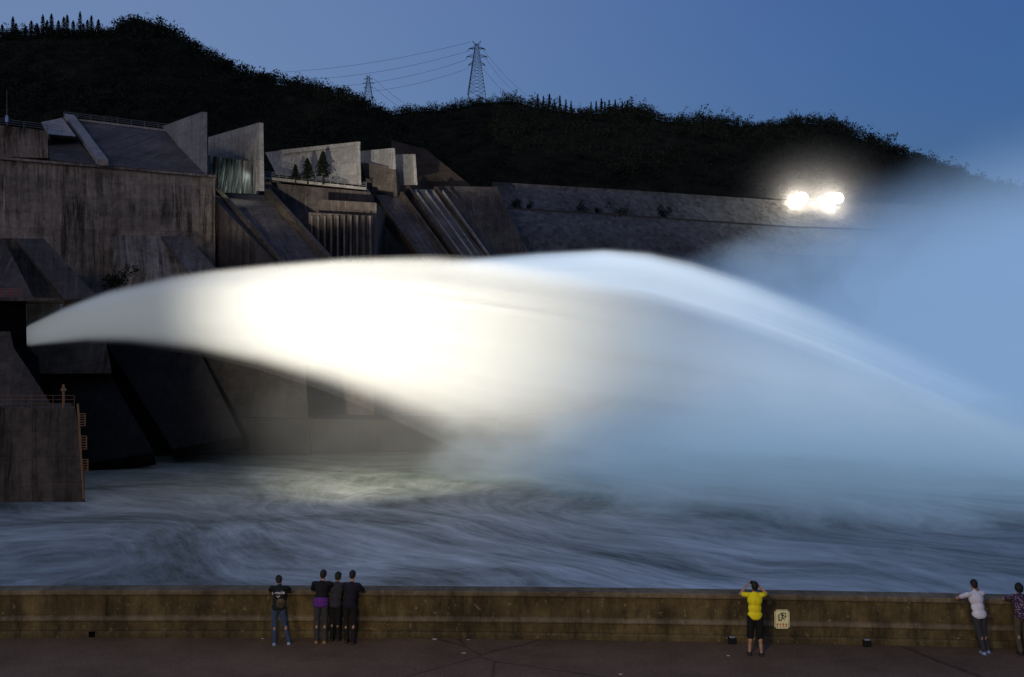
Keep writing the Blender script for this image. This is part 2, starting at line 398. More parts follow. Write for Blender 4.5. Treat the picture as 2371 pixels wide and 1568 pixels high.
for i,(px,hh) in enumerate([(8,.6),(33,.95),(40,.6),(62,.5),(75,.7),(88,.6),(102,1.0),(112,.7),(122,1.05),(138,.7),(150,.9),(158,1.0),(172,.7),(188,1.05),(196,.6),(205,.75),(214,.9),(230,.7)]):
    o=cy if i==0 else copy_tree(cy); zr=P(px,interp(px,RL),420); o.location=(zr.x,419,zr.z-1+random.random()); o.scale=(1.1,1.1,hh); o.rotation_euler=(0,0,i)
pn=conifer('pine_tree','small pointed pine in the row along the right hill ridge',7,1.3,'small pines along the right ridge',nf=300)
for i,px in enumerate([1245,1258,1272,1284,1296,1310,1322,1368,1380,1392,1400,1410,1424,1440,1452,1462]):
    o=pn if i==0 else copy_tree(pn); zr=P(px,interp(px,RR),560); k=random.uniform(.9,1.3); o.location=(zr.x,559,zr.z-.5); o.scale=(k,k,k); o.rotation_euler=(0,0,i)
for i,(px,h,wd,lb) in enumerate([(684,4.5,1.8,'smallest dark conifer beside the third spillway pier'),(712,6.2,2.4,'middle dark conifer beside the third spillway pier'),(748,8.0,2.8,'tallest dark conifer beside the third spillway pier')]):
    o=conifer('conifer_tree',lb,h*.8,wd*.95,nf=800,leaf=.14); o.location=P(px,418,231)
def shrub(label,loc,rx,rz,nf=420,group=None):
    t=thing('shrub',label,'shrub',loc,group=group); r=np.random.default_rng(int(abs(loc[0]*10))+1)
    bm=bmesh.new()
    for k in range(5):
        a=k*1.26; tube(bm,(0,0,-.3),(math.cos(a)*rx*.5,math.sin(a)*rx*.3,rz*.7),.09,4,.03)
    bm_obj('stem',bm,M['bark'],t)
    lob=[(r.normal(0,.4)*rx,r.normal(0,.3)*rx,abs(r.normal(.4,.2))*rz) for _ in range(7)]
    def cr(r):
        l=lob[int(r.random()*7)]; d=r.normal(0,1,3); d/=np.linalg.norm(d); k=r.random()**.4; return np.array(l)+d*np.array((rx*.42,rx*.42,rz*.4))*k
    v,f=leafcloud(cr,rz*.09,nf,r); mesh_obj('foliage',v,f,M['leaf2'],t)
    return t

# ------------------------------------------------------------ the dam
dam=thing('concrete_dam','massive streaked grey concrete dam with piers and sloping spillway chutes','dam',(0,0,0))
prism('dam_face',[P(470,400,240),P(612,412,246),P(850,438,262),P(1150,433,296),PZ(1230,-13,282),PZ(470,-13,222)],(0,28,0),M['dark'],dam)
prism('retaining_wall',[P(-280,352,180),P(0,363,186),P(240,383,192),P(498,406,199),PZ(498,-13,199),PZ(-280,-13,180)],(-6,20,0),M['conc'],dam)
prism('wall_cap',[P(-280,358,179.4),P(0,368.5,185.4),P(240,388.5,191.4),P(499,411,198.4),P(499,406,198.4),P(240,383,191.4),P(0,363,185.4),P(-280,352,179.4)][::-1],(0,1.0,0),M['conc'],dam)
tr=prism('terrace_block',[P(-280,283,196),P(0,290,200),P(110,303,203),P(112,366,203),P(-280,356,196)],(-14,30,0),M['conc'],dam)
railing('railing',[P(-280,283,196),P(0,290,200),P(110,303,203),P(145,308,204)],1.3,M['rail'],tr,3)
prism('stepped_wall',[P(95,283,226),P(145,273,226),P(176,316,206),P(112,311,204)],(-3,8,0),M['pale'],dam)
slab('spillway_face',[P(108,311,214),P(170,316,214),P(230,382,195),P(116,368,192.5)],2,M['dark'],dam)
sp=slab('spillway_face',[P(150,275,232),P(398,305,230),P(472,402,201),P(225,381,195)],2,M['chute'],dam,curb=1.2,curbs=(1,0))
prism('crest_parapet',[P(146,271,231),P(396,301,229.5),P(399,306,229.5),P(149,276,231)],(0,1,0),M['pale'],sp)
railing('railing',[P(148,271,233),P(398,301,231)],1.2,M['rail'],sp,3)
def pier(poly,off=(.9,.5,0),mat='pale'): return prism('pier',poly,off,M[mat],dam)
pier([P(375,293,231),P(467,259,203),P(467,404,203),P(396,306,229)],(1.0,.4,0))
pier([P(482,318,236),P(600,284,212),P(602,442,212),P(592,442,213),P(592,380,213.5),P(482,364,236)],(.8,.4,0))
pier([P(614,353,264),P(828,328,232),P(831,428,232),P(640,404,258)],(.5,.3,0))
prism('pier_cap',[P(650,357,256),P(829,336,231.6),P(829,328,231.6),P(645,348,256)],(.5,.3,0),M['pale'],dam)
pier([P(834,350,256),P(908,343,243),P(911,392,243),P(834,378,256)],(.6,.3,0))
pier([P(914,358,262),P(955,357,250),P(960,428,250),P(920,430,262)],(.7,.3,0))
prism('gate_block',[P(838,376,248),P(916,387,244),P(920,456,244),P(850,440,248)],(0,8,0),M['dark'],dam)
m,nt,b=newmat('wet_gate_curtain'); uv=nt.nodes.new('ShaderNodeUVMap').outputs[0]
s=noise_n(nt,mapping(nt,uv,(1.5,.07,1)),1,8,.8); r=ramp(nt,[(.47,(.01,.014,.014)),(.6,(.12,.16,.15)),(.70,(.85,.97,.92))]); nt.links.new(s.outputs[0],r.inputs[0])
nt.links.new(r.outputs[0],b.inputs['Base Color']); b.inputs['Roughness'].default_value=.3; M['gate']=m
prism('gate',[P(479,360,214),P(594,376,214),P(594,449,214),P(479,445,214)],(0,2,0),M['gate'],dam)
for a in (505,531,557,580): prism('gate_rib',[P(a,364,213.6),P(a+3.5,364,213.6),P(a+3.5,446,213.6),P(a,446,213.6)],(0,.3,0),M['dark'],dam)
lamp('SPOT','gate_lamp',P(535,380,207),P(535,440,214),2000,(.88,1,.94),spot_size=R(90),spot_blend=1,shadow_soft_size=0)
prism('crest_road',[P(612,409,230),P(848,434,236),P(848,440,236),P(612,415,230)],(0,12,0),M['pale'],dam)
railing('railing',[P(612,409,230),P(848,434,236)],1.2,M['rail'],dam,1.6,.09)
q=extend([P(492,448,216),P(624,453,221),P(764,608,190),P(640,612,184)],4)
slab('spillway_chute',q,2.5,M['chute'],dam,curb=1.6,curbmat=M['conc2'])
prism('chute_side_wall',[P(478,462,200),P(492,449,215),q[3]+Vector((0,0,-1)),PZ(476,2,198)],(1.5,1.5,0),M['dark'],dam)
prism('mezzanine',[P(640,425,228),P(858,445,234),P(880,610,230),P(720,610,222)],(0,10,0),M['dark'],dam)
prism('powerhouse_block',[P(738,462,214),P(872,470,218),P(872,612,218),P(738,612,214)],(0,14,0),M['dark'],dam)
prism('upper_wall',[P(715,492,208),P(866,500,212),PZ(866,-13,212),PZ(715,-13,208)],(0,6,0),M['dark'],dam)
for k in range(10):
    a=720+k*15; prism('buttress',[P(a,500,207.5),P(a+4,500,207.5),P(a+4,606,207.5),P(a,606,207.5)],(0,1.5,0),M['chute'],dam)
for tl,tr_,br,bl,Ya,Yb,mt,cb in [((858,450),(932,453),(1032,590),(962,590),243,222,'chute',1.0),((940,438),(1010,440),(1128,590),(1046,590),258,236,'wetchute',1.0),((1013,431),(1150,433),(1228,592),(1132,590),270,255,'dark',0)]:
    slab('spillway_chute',extend([P(*tl,Ya),P(*tr_,Ya+4),P(*br,Yb+4),P(*bl,Yb)],12),2.5,M[mt],dam,curb=cb,curbmat=M['conc2'])
for a,wd in ((962,2),(984,3),(1002,1.5),(1024,2)):
    q=[P(a,441,256),P(a+wd,441,256),P(a+107+wd*1.6,590,234),P(a+107,590,234)]
    slab('slab_rib',q,.8,M['pale'],dam)
tag(prism('rock_slope',[P(905,325,300),P(985,345,300),P(1090,430,290),P(1100,470,280),P(925,470,280)],(0,30,0),M['rockslope']),'bare brown rock slope beside the end of the dam','slope',kind='structure')
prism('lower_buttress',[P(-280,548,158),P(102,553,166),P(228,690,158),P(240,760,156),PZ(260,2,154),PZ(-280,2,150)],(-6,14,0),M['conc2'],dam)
slab('spillway_chute',[P(35,552,164),P(102,553,165.5),P(228,690,156.5),P(150,694,155)],.8,M['dark'],dam)
slab('spillway_chute',[P(-60,552,160),P(8,552,160),P(78,690,150),P(0,692,150)],.8,M['dark'],dam)
prism('lower_buttress',[P(272,545,181),P(434,548,184),P(514,634,176),P(560,740,172),P(262,740,172),P(262,600,176)],(-3,12,0),M['conc'],dam)
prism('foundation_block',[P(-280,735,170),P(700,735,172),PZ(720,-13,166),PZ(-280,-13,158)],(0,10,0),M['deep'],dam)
slab('spillway_chute',[P(372,547,182),P(434,548,183),P(560,690,170),P(488,694,168)],.8,M['chute'],dam)
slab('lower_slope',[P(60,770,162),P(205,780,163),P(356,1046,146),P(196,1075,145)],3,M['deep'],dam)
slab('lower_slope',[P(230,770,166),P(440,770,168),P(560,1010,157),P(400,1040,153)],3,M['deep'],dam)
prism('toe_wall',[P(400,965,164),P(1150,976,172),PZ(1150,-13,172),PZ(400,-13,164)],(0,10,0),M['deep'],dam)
ob=thing('outlet_block','dark outlet mouth block at far left where the water jet shoots out','outlet')
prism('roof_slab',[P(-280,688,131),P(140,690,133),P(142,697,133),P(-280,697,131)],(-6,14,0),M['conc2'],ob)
prism('side_panel',[P(62,698,143),P(139,698,143),P(139,770,143),P(62,800,143)],(0,1,0),M['pale'],ob)
prism('outlet_mouth_shade',[P(-280,698,132),P(60,698,134),P(62,803,134),P(-280,803,132)],(-5,10,0),M['black'],ob)  # solid block, the shade inside the tunnel is put in as flat black
prism('sill',[P(-280,803.5,130),P(66,803.5,133),P(90,830,133),PZ(120,-13,133),PZ(-280,-13,130)],(-8,16,0),M['deep'],ob)
railing('railing',[P(-280,688,131.5),P(-20,688,131.7),P(48,689,132)],1.1,M['redrail'],ob,1.0,.04)
rp=thing('river_pier','stained brown concrete pier with orange ladders standing in the water at lower left','pier')
prism('upper_ramp',[P(-280,768,124),P(24,768,124),P(32,806,124),P(62,850,123),P(126,948,121),P(-280,948,121)],(-5,8,0),M['dark'],rp)
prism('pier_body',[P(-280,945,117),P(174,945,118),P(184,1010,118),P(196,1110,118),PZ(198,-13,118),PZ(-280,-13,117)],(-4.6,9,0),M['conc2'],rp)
railing('railing',[P(-280,945,117.3),P(0,945,117.8),P(172,945,118.3)],1.5,M['orange'],rp,1.2,.03)
bm=bmesh.new(); tube(bm,P(147,946,118.6),P(147,905,118.6),.16,8); tube(bm,P(147,905,118.6),P(147,900,118.6),.35,8,.3); tube(bm,P(147,900,118.6),P(147,890,118.6),.2,8,.12)
bm_obj('bollard_post',bm,M['orange'],rp)
for a,c in ((958,986),(1010,1040),(1064,1093)):
    bm=bmesh.new(); cx=188+(a-958)*.06
    for dx in (-4,9):
        tube(bm,P(cx+dx,a,117.5),P(cx+dx,c,117.5),.07,5)
    for k in range(6):
        yy=a+(c-a)*k/5; tube(bm,P(cx-6,yy,117.5),P(cx+9,yy,117.5),.05,4)
    bm_obj('ladder_cage',bm,M['orange'],rp)
bm=bmesh.new(); tube(bm,P(180,935,117.6),P(194,1155,117.6),.12,5); bm_obj('pipe',bm,M['orange'],rp)

em=thing('stone_embankment','long grey rubble stone embankment dam crossing behind the jet','embankment')
top=[(1140,428,298),(1500,450,318),(1800,470,336),(2300,486,365),(2900,500,400)]
rowsE=[]
for frac,dY in ((0,0),(.5,-9),(.5,-13),(1,-24)):
    rowsE.append([P(px,py,Y)+Vector((0,dY,-(Y*.058)*frac*1.0)) for px,py,Y in top])
rowsE.append([Vector((v.x,v.y-22,-13)) for v in rowsE[3]])
vs=[v for r_ in rowsE for v in r_]; n=len(top)
vs+= [v+Vector((0,12,0)) for v in rowsE[0]]
fs=[(j*n+i,j*n+i+1,(j+1)*n+i+1,(j+1)*n+i) for j in range(4) for i in range(n-1)]+[(5*n+i,5*n+i+1,i+1,i) for i in range(n-1)]
mesh_obj('stone_face',vs,fs,M['rubble'],em)
for nm,row,hh,dz in (('crest_parapet',0,1.0,.4),('berm_edge',2,.8,.1)):
    bm=bmesh.new()
    for a,b_ in zip(rowsE[row][:-1],rowsE[row][1:]):
        d=(b_-a); rot=d.to_track_quat('X','Z'); box(bm,(a+b_)/2+Vector((0,.3,dz)),(d.length,.6,hh),rot)
    bm_obj(nm,bm,M['dark'] if row else M['rubble'],em)
def berm(px):
    for a,b_ in zip(rowsE[2][:-1],rowsE[2][1:]):
        pa=a.x/a.y*F+CX; pb=b_.x/b_.y*F+CX
        if pa<=px<=pb: return a.lerp(b_,(px-pa)/(pb-pa))+Vector((0,1.5,.3))
for px,rx,rz,lb in ((1195,2.0,3.2,'small shrub on the embankment berm nearest the dam'),(1222,1.6,2.4,'second small shrub from the dam on the embankment berm'),(1338,3.0,3.2,'low wide shrub on the embankment berm, third from the dam'),(1378,1.4,2.4,'narrow little shrub midway along the embankment berm'),(1435,4.2,3.4,'widest shrub on the embankment berm'),(1535,3.2,3.8,'tallest round shrub on the embankment berm at right')):
    shrub(lb,berm(px),rx,rz)
shrub('leafy bush on the ledge above the water jet at left',P(262,668,158),3.2,3.0,700)

# ------------------------------------------------------------ pylons
def pylon(label,base,h,wb,group=None):
    t=thing('power_pylon',label,'pylon',base)
    bm=bmesh.new(); r=.13*h/30
    def wid(z): return wb*(1-z/h)**1.0*.5+ h*.018 if z<h*.62 else wb*.5*.38*(1-(z-h*.62)/(h*.38))*1+h*.018
    lv=[0,.14,.27,.39,.5,.59,.66,.73,.8,.87,.94]
    for a,c in zip(lv[:-1],lv[1:]):
        wa,wc=wid(a*h),wid(c*h); ca=[Vector((x*wa,y*wa,a*h)) for x,y in ((-1,-1),(1,-1),(1,1),(-1,1))]; cc=[Vector((x*wc,y*wc,c*h)) for x,y in ((-1,-1),(1,-1),(1,1),(-1,1))]
        for i in range(4):
            j=(i+1)%4; tube(bm,ca[i],cc[i],r*1.3,4); tube(bm,ca[i],cc[j],r*.7,4); tube(bm,ca[j],cc[i],r*.7,4); tube(bm,cc[i],cc[j],r*.6,4)
    bm_obj('lattice_mast',bm,M['steel'],t)
    for z,wa in ((.58,.145),(.72,.18),(.86,.145)):
        for s in (-1,1):
            bm=bmesh.new()
            tip=Vector((s*wa*h,0,z*h)); w0=wid(z*h)
            for y in (-1,1):
                tube(bm,(s*w0,y*w0,z*h),tip,r,4); tube(bm,(s*w0,y*w0,(z+.035)*h),tip,r*.8,4)
            tube(bm,tip,tip-Vector((0,0,h*.035)),r*1.2,4)
            for k in (.35,.65): p=Vector((s*w0,0,z*h)).lerp(tip,k); tube(bm,p,Vector((s*w0,0,(z+.035)*h)).lerp(tip,k),r*.7,4)
            bm_obj('cross_arm',bm,M['steel'],t)
    for s in (-1,1):
        bm=bmesh.new(); tube(bm,(0,0,.93*h),(s*.075*h,0,h),r,4); tube(bm,(s*wid(.9*h),0,.9*h),(s*.075*h,0,h),r*.7,4)
        bm_obj('peak_arm',bm,M['steel'],t)
    return t
p1=P(1104,221,560); h1=30.6+1
pylon('tall lattice power pylon on top of the right hill',(p1.x,560,p1.z-1),h1,9)
p2=P(853,245,640); pylon('small lattice power pylon behind the dip between the hills',(p2.x,640,p2.z),20,6)
def wire(label,a,b,sag):
    bm=bmesh.new(); N=14; pr=None
    for i in range(N+1):
        t=i/N; p=a.lerp(b,t)-Vector((0,0,sag*4*t*(1-t)))
        if pr is not None: tube(bm,pr,p,.075,4)
        pr=p
    tag(bm_obj('power_line',bm,M['wire']),label,'power line')
for (a,b_,sag,lb) in [((1090,97),(640,168),3,'faint topmost power line running left from the tall pylon'),((1086,118),(700,185),3,'second power line down running left from the tall pylon'),((1082,138),(770,200),3,'third power line down running left from the tall pylon'),((1086,158),(820,215),2.5,'lowest power line running left from the tall pylon')]:
    wire(lb,P(*a,560),P(*b_,600),sag)
for (a,b_,sag,lb) in [((1116,112),(1225,225),2,'upper power line dropping right from the tall pylon'),((1122,132),(1212,232),2,'middle power line dropping right from the tall pylon'),((1118,158),(1190,232),1.5,'lower power line dropping right from the tall pylon')]:
    wire(lb,P(*a,560),P(*b_,640),sag)
for (a,b_,sag,lb) in [((868,184),(945,245),1,'upper power line falling right from the small pylon'),((866,202),(930,250),1,'lower power line falling right from the small pylon')]:
    wire(lb,P(*a,640),P(*b_,640),sag)
t=thing('antenna_mast','thin antenna mast on the terrace at the far left','antenna',P(16,291,198))
bm=bmesh.new(); tube(bm,(0,0,0),(0,0,7),.07,5,.03); bm_obj('mast',bm,M['rail'],t)
bm=bmesh.new(); box(bm,(0,0,1.2),(.5,.4,1.0)); box(bm,(0,0,1.86),(.35,.3,.33)); bm_obj('equipment_box',bm,simple('blue_white_paint',(.3,.4,.6)),t)

lens=simple('glowing_lens',(1,1,.95),.4,0,(1,.92,.76),40)
def flood(label,px,py,Y,s,e):
    base=P(px,py,Y); t=thing('floodlight',label,'floodlight',(base.x,base.y,base.z-4))
    bm=bmesh.new(); tube(bm,(0,.4,1.6),(0,.4,4),.12,6,.1); bm_obj('post',bm,M['steel'],t)
    bm=bmesh.new(); box(bm,(0,.4,4),(s*1.2,.5,s*1.0)); hd=bm_obj('lamp_housing',bm,M['steel'],t)
    bm=bmesh.new(); bmesh.ops.create_uvsphere(bm,u_segments=20,v_segments=12,radius=1,matrix=Matrix.Translation((0,-.1,4))@Matrix.Diagonal((s,.5,s*.92,1))); bm_obj('lamp_lens',bm,lens,hd,True)
    lamp('POINT','floodlight_glow',(base.x,base.y+7,base.z),None,e,(1,.88,.68),shadow_soft_size=0)
    lamp('POINT','floodlight_spill',(base.x,base.y-12,base.z+2),None,e*.7,(.9,.96,.9),shadow_soft_size=0)
flood('large left glaring floodlight on the embankment crest',1856,460,330,2.1,15000)
flood('large right glaring floodlight on the embankment crest',1940,459,332,1.8,12000)
flood('small dim lamp between the two big floodlights',1898,461,331,.7,500)

# ------------------------------------------------------------ lens shaped bodies of spray and mist
def lensbody(nu,nv,f,name,mat,parent=None,eps=.0):
    vs=[];front={};back={}
    for j in range(nv+1):
        for i in range(nu+1):
            c,ax,h=f(i/nu,j/nv)
            if i in(0,nu) or j in(0,nv) or h<=eps:
                front[i,j]=back[i,j]=len(vs); vs.append(c)
            else:
                h=max(h,.01); front[i,j]=len(vs); vs.append(c-ax*h); back[i,j]=len(vs); vs.append(c+ax*h)
    fs=[]
    for j in range(nv):
        for i in range(nu):
            ks=((i,j),(i+1,j),(i+1,j+1),(i,j+1))
            if all(front[k]==back[k] for k in ks): continue
            fs.append(tuple(front[k] for k in ks)); fs.append(tuple(back[k] for k in reversed(ks)))
    o=mesh_obj(name,vs,fs,mat,parent)
    bm=bmesh.new(); bm.from_mesh(o.data); bmesh.ops.delete(bm,geom=[v for v in bm.verts if not v.link_faces],context='VERTS')
    bm.to_mesh(o.data); bm.free(); return fixn(o)
YA=Vector((0,1,0))
def jet(name,label,top,bot,Y,x0,x1,hm,a,b,mat,nu=160,nv=56,seed=0,ramp0=60,pw_=1.4,parent=None,rampend=300,amp=.22):
    def f(u,v):
        u=u**pw_
        px=x0+(x1-x0)*u; t=interp(px,top); bt=interp(px,bot); py=t+(bt-t)*v
        h=interp(px,hm)*sm(v/interp(px,a))**1.2*sm((1-v)/interp(px,b))**1.3
        h*=sm((px-x0+1)/ramp0)*sm((x1-px)/rampend)
        h*=1+(amp*noise.noise(Vector((u*2.2,v*14,seed)))+amp*.7*noise.noise(Vector((u*2.5,v*34,seed+4))))*sm((px-500)/900)
        return P(px,py,interp(px,Y)),YA,h
    o=lensbody(nu,nv,f,name,mat,parent)
    if not parent: tag(o,label,'water jet')
    return o
wj=thing('water_jet','huge white water jet arching from the outlet mouth at left','water jet')
T=[(60,752),(150,706),(250,667),(400,632),(500,618),(640,604),(800,591),(1000,586),(1150,592),(1300,612),(1500,655),(1700,715),(1900,790),(2100,868),(2371,970),(2900,1060)]
Bt=[(60,806),(200,797),(300,802),(450,822),(600,858),(750,907),(900,970),(1050,1040),(1150,1078),(1300,1102),(1500,1112),(2900,1140)]
Aa=[(60,.35),(500,.28),(1000,.22),(1500,.30),(2900,.5)]; Bb=[(60,.35),(400,.45),(800,.75),(1100,.9),(1300,1.0),(2900,1.0)]
jet('jet_core',None,T,Bt,[(60,138),(1000,140),(2900,138)],60,1900,[(60,2.2),(400,4),(900,6.5),(1200,3.8),(1500,1.6),(1800,.5)],Aa,Bb,
    volmat('glowing_jet_spray',(.94,.94,.91),.8,0,(.37,.41,.44),.28),150,64,0,12,1.3,wj,500)  # spray glows by itself, emission added to brighten the jet body
jet('jet_veil',None,T,Bt,[(60,141),(2900,139)],900,2900,[(850,.3),(1200,1.3),(1500,2.6),(1800,2.6),(2300,1.3),(2900,.4)],Aa,Bb,
    volmat('sky_glow_jet_spray',(.87,.91,.93),.7,0,(.34,.45,.60),.56),130,60,3,500,1,wj)  # blue skylight on the falling half is put in as emission
jm2=volmat('glowing_far_jet_spray',(.92,.94,.94),.6,0,(.50,.61,.74),.70)  # crest brightness is partly emission added to the spray itself
jet('water_jet','far crest of a second water jet topping out behind the first',
 [(950,604),(1100,590),(1250,578),(1400,571),(1500,577),(1600,597),(1750,642),(1900,700),(2050,765),(2300,880),(2700,1080)],
 [(950,720),(1250,720),(1400,720),(1500,740),(1700,800),(1900,870),(2300,1020),(2700,1180)],
 [(950,165),(2700,165)],950,2700,[(950,1),(1200,1.6),(1400,2.2),(1700,1.5),(2000,.7),(2700,.2)],[(950,.22),(1400,.22),(2700,.6)],[(950,.8),(2700,.9)],jm2,110,44,5,200,1,None,300,.5)
jet('water_jet','thin middle streak of water jet between the two larger ones',
 [(1050,600),(1200,600),(1400,620),(1550,648),(1700,695),(1900,770),(2100,860),(2500,1030)],
 [(1050,700),(1200,700),(1400,720),(1550,745),(1700,790),(1900,865),(2100,950),(2500,1120)],
 [(1050,152),(2500,152)],1050,2500,[(1050,.4),(1400,1.0),(1700,.7),(2100,.25),(2500,.1)],[(1050,.3),(2500,.5)],[(1050,.8),(2500,.8)],jm2,90,36,9,200,1,None,300,.4)

DM=.035
def mist(u,v):
    px=1350+u*1900; py=130+v*1120
    n_=noise.fractal(Vector((px*.0024,py*.0034,4)),.9,2,5)
    start=interp(py,[(130,2300),(330,2060),(420,1900),(520,1660),(620,1430),(800,1320),(1000,1250),(1250,1250)])
    tau=3.4*sm((px+140*n_-start)/1100)*sm((py-140-90*n_)/520)*(1+.35*n_)
    tau*=sm(u*20)*sm((1-u)*8)*sm(v*14)*sm((1-v)*10)
    return P(px,py,175),YA,(tau-.03)/(2*DM)
o=lensbody(120,90,mist,'mist_bank',volmat('glowing_blue_mist',(.66,.77,.86),DM,0,(.155,.255,.41),.84)); tag(o,'blue mist bank rising over the right half of the river','mist',kind='stuff')  # emission adds brightness that sky and lamps do not give the mist
DS=.03
def spray(u,v):
    px=820+u*2300; py=860+v*400
    n_=noise.fractal(Vector((px*.003,py*.005,8)),.9,2,5)
    tau=2.3*sm((px+120*n_-900)/1000)*sm((py-870+50*n_)/190)*(1+.25*n_)
    tau*=sm((1-u)*8)*sm(u*12)
    return P(px,py,136),YA,min(40,(tau-.03)/(2*DS))
o=lensbody(110,40,spray,'spray_cloud',volmat('glowing_low_spray',(.72,.80,.84),DS,0,(.155,.255,.37),.76)); tag(o,'pale spray cloud low over the river where the jet lands','spray',kind='stuff')  # pale tone is partly a self-glow added to the spray
DB=.03
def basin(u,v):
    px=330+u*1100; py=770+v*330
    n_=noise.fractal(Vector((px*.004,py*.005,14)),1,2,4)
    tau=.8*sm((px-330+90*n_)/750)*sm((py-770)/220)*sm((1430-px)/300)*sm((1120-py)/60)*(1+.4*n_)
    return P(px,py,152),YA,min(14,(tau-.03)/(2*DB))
o=lensbody(60,30,basin,'faint_glow_basin_haze',volmat('faint_glow_basin_haze',(.17,.17,.165),DB,0,(.045,.05,.05),.6)); tag(o,'dim grey haze in the basin under the water jet','mist',kind='stuff')  # a faint glow of its own is added to this haze
gc=P(1898,460,338)
def haze(u,v):
    a=(u-.5)*2;b_=(v-.5)*2; rr=math.sqrt(a*a+b_*b_); h=5*max(0,1-rr)**2.2
    return gc+Vector((a*34,0,b_*24)),YA,h
o=lensbody(72,56,haze,'lamp_halo_haze',volmat('lamp_halo_haze',(.95,.95,1),.03,0)); tag(o,'thin haze added behind the embankment floodlights for their halo','mist',kind='stuff')  # volume added behind the lamps to catch their point lights as a halo

# ------------------------------------------------------------ people
def ellip(bm,c,rad,rot=None,sub=3):
    mt=Matrix.Translation(Vector(c))@(rot.to_matrix().to_4x4() if rot else Matrix.Identity(4))@Matrix.Diagonal((*rad,1))
    bmesh.ops.create_icosphere(bm,subdivisions=sub,radius=1,matrix=mt)
def cap(bm,a,b,r1,r2):
    tube(bm,a,b,r1,14,r2); ellip(bm,a,(r1,)*3,sub=2); ellip(bm,b,(r2,)*3,sub=2)
def remesh(name,bm,mat,parent,vox,smooth_it=4):
    me=bpy.data.meshes.new(name); bm.to_mesh(me); bm.free(); o=bpy.data.objects.new(name,me); C.objects.link(o)
    md=o.modifiers.new('r','REMESH'); md.mode='VOXEL'; md.voxel_size=vox
    if smooth_it: s_=o.modifiers.new('s','SMOOTH'); s_.iterations=smooth_it; s_.factor=.5
    dg=bpy.context.evaluated_depsgraph_get(); dg.update(); m2=bpy.data.meshes.new_from_object(o.evaluated_get(dg)); m2.name=name
    o.modifiers.clear(); o.data=m2; m2.materials.clear(); m2.materials.append(mat); m2.polygons.foreach_set('use_smooth',[True]*len(m2.polygons))
    o.parent=parent; return o
SK=simple('skin',(.42,.24,.15),.55); HAIR=simple('black_hair',(.012,.01,.009),.6)
def cloth(n,c,fold=.5):
    m,nt,b=newmat(n); b.inputs['Roughness'].default_value=.9
    tc=nt.nodes.new('ShaderNodeTexCoord'); a=noise_n(nt,mapping(nt,tc.outputs['Object'],(9,9,4)),1,5,.6,.8)
    r=ramp(nt,[(.35,tuple(x*.72 for x in c)),(.65,c)]); nt.links.new(a.outputs[0],r.inputs[0]); nt.links.new(r.outputs[0],b.inputs['Base Color']); bump(nt,b,a.outputs[0],fold,.03); return m
def hand(bm,w,d,nrm,side,curl=.5):
    d=Vector(d).normalized(); nrm=Vector(nrm).normalized(); s=d.cross(nrm).normalized()*side
    rot=Matrix((d.cross(nrm).normalized(),d,nrm)).transposed().to_quaternion()
    ellip(bm,w+d*.045,(.038,.052,.016),rot,2)
    for i,(o_,L) in enumerate(((-.028,.062),(-.010,.074),(.010,.070),(.028,.054))):
        k=w+d*.085+s*o_; m1=k+(d*math.cos(curl)+nrm*math.sin(curl))*L*.55; m2=m1+(d*math.cos(curl*2.1)+nrm*math.sin(curl*2.1))*L*.45
        cap(bm,k,m1,.0095,.0085); cap(bm,m1,m2,.0085,.0075)
    k=w+d*.03-s*.034; m1=k+(d*.6-s*.75+nrm*.2).normalized()*.035; m2=m1+(d*.9-s*.3+nrm*.3).normalized()*.03
    cap(bm,k,m1,.011,.010); cap(bm,m1,m2,.010,.008)
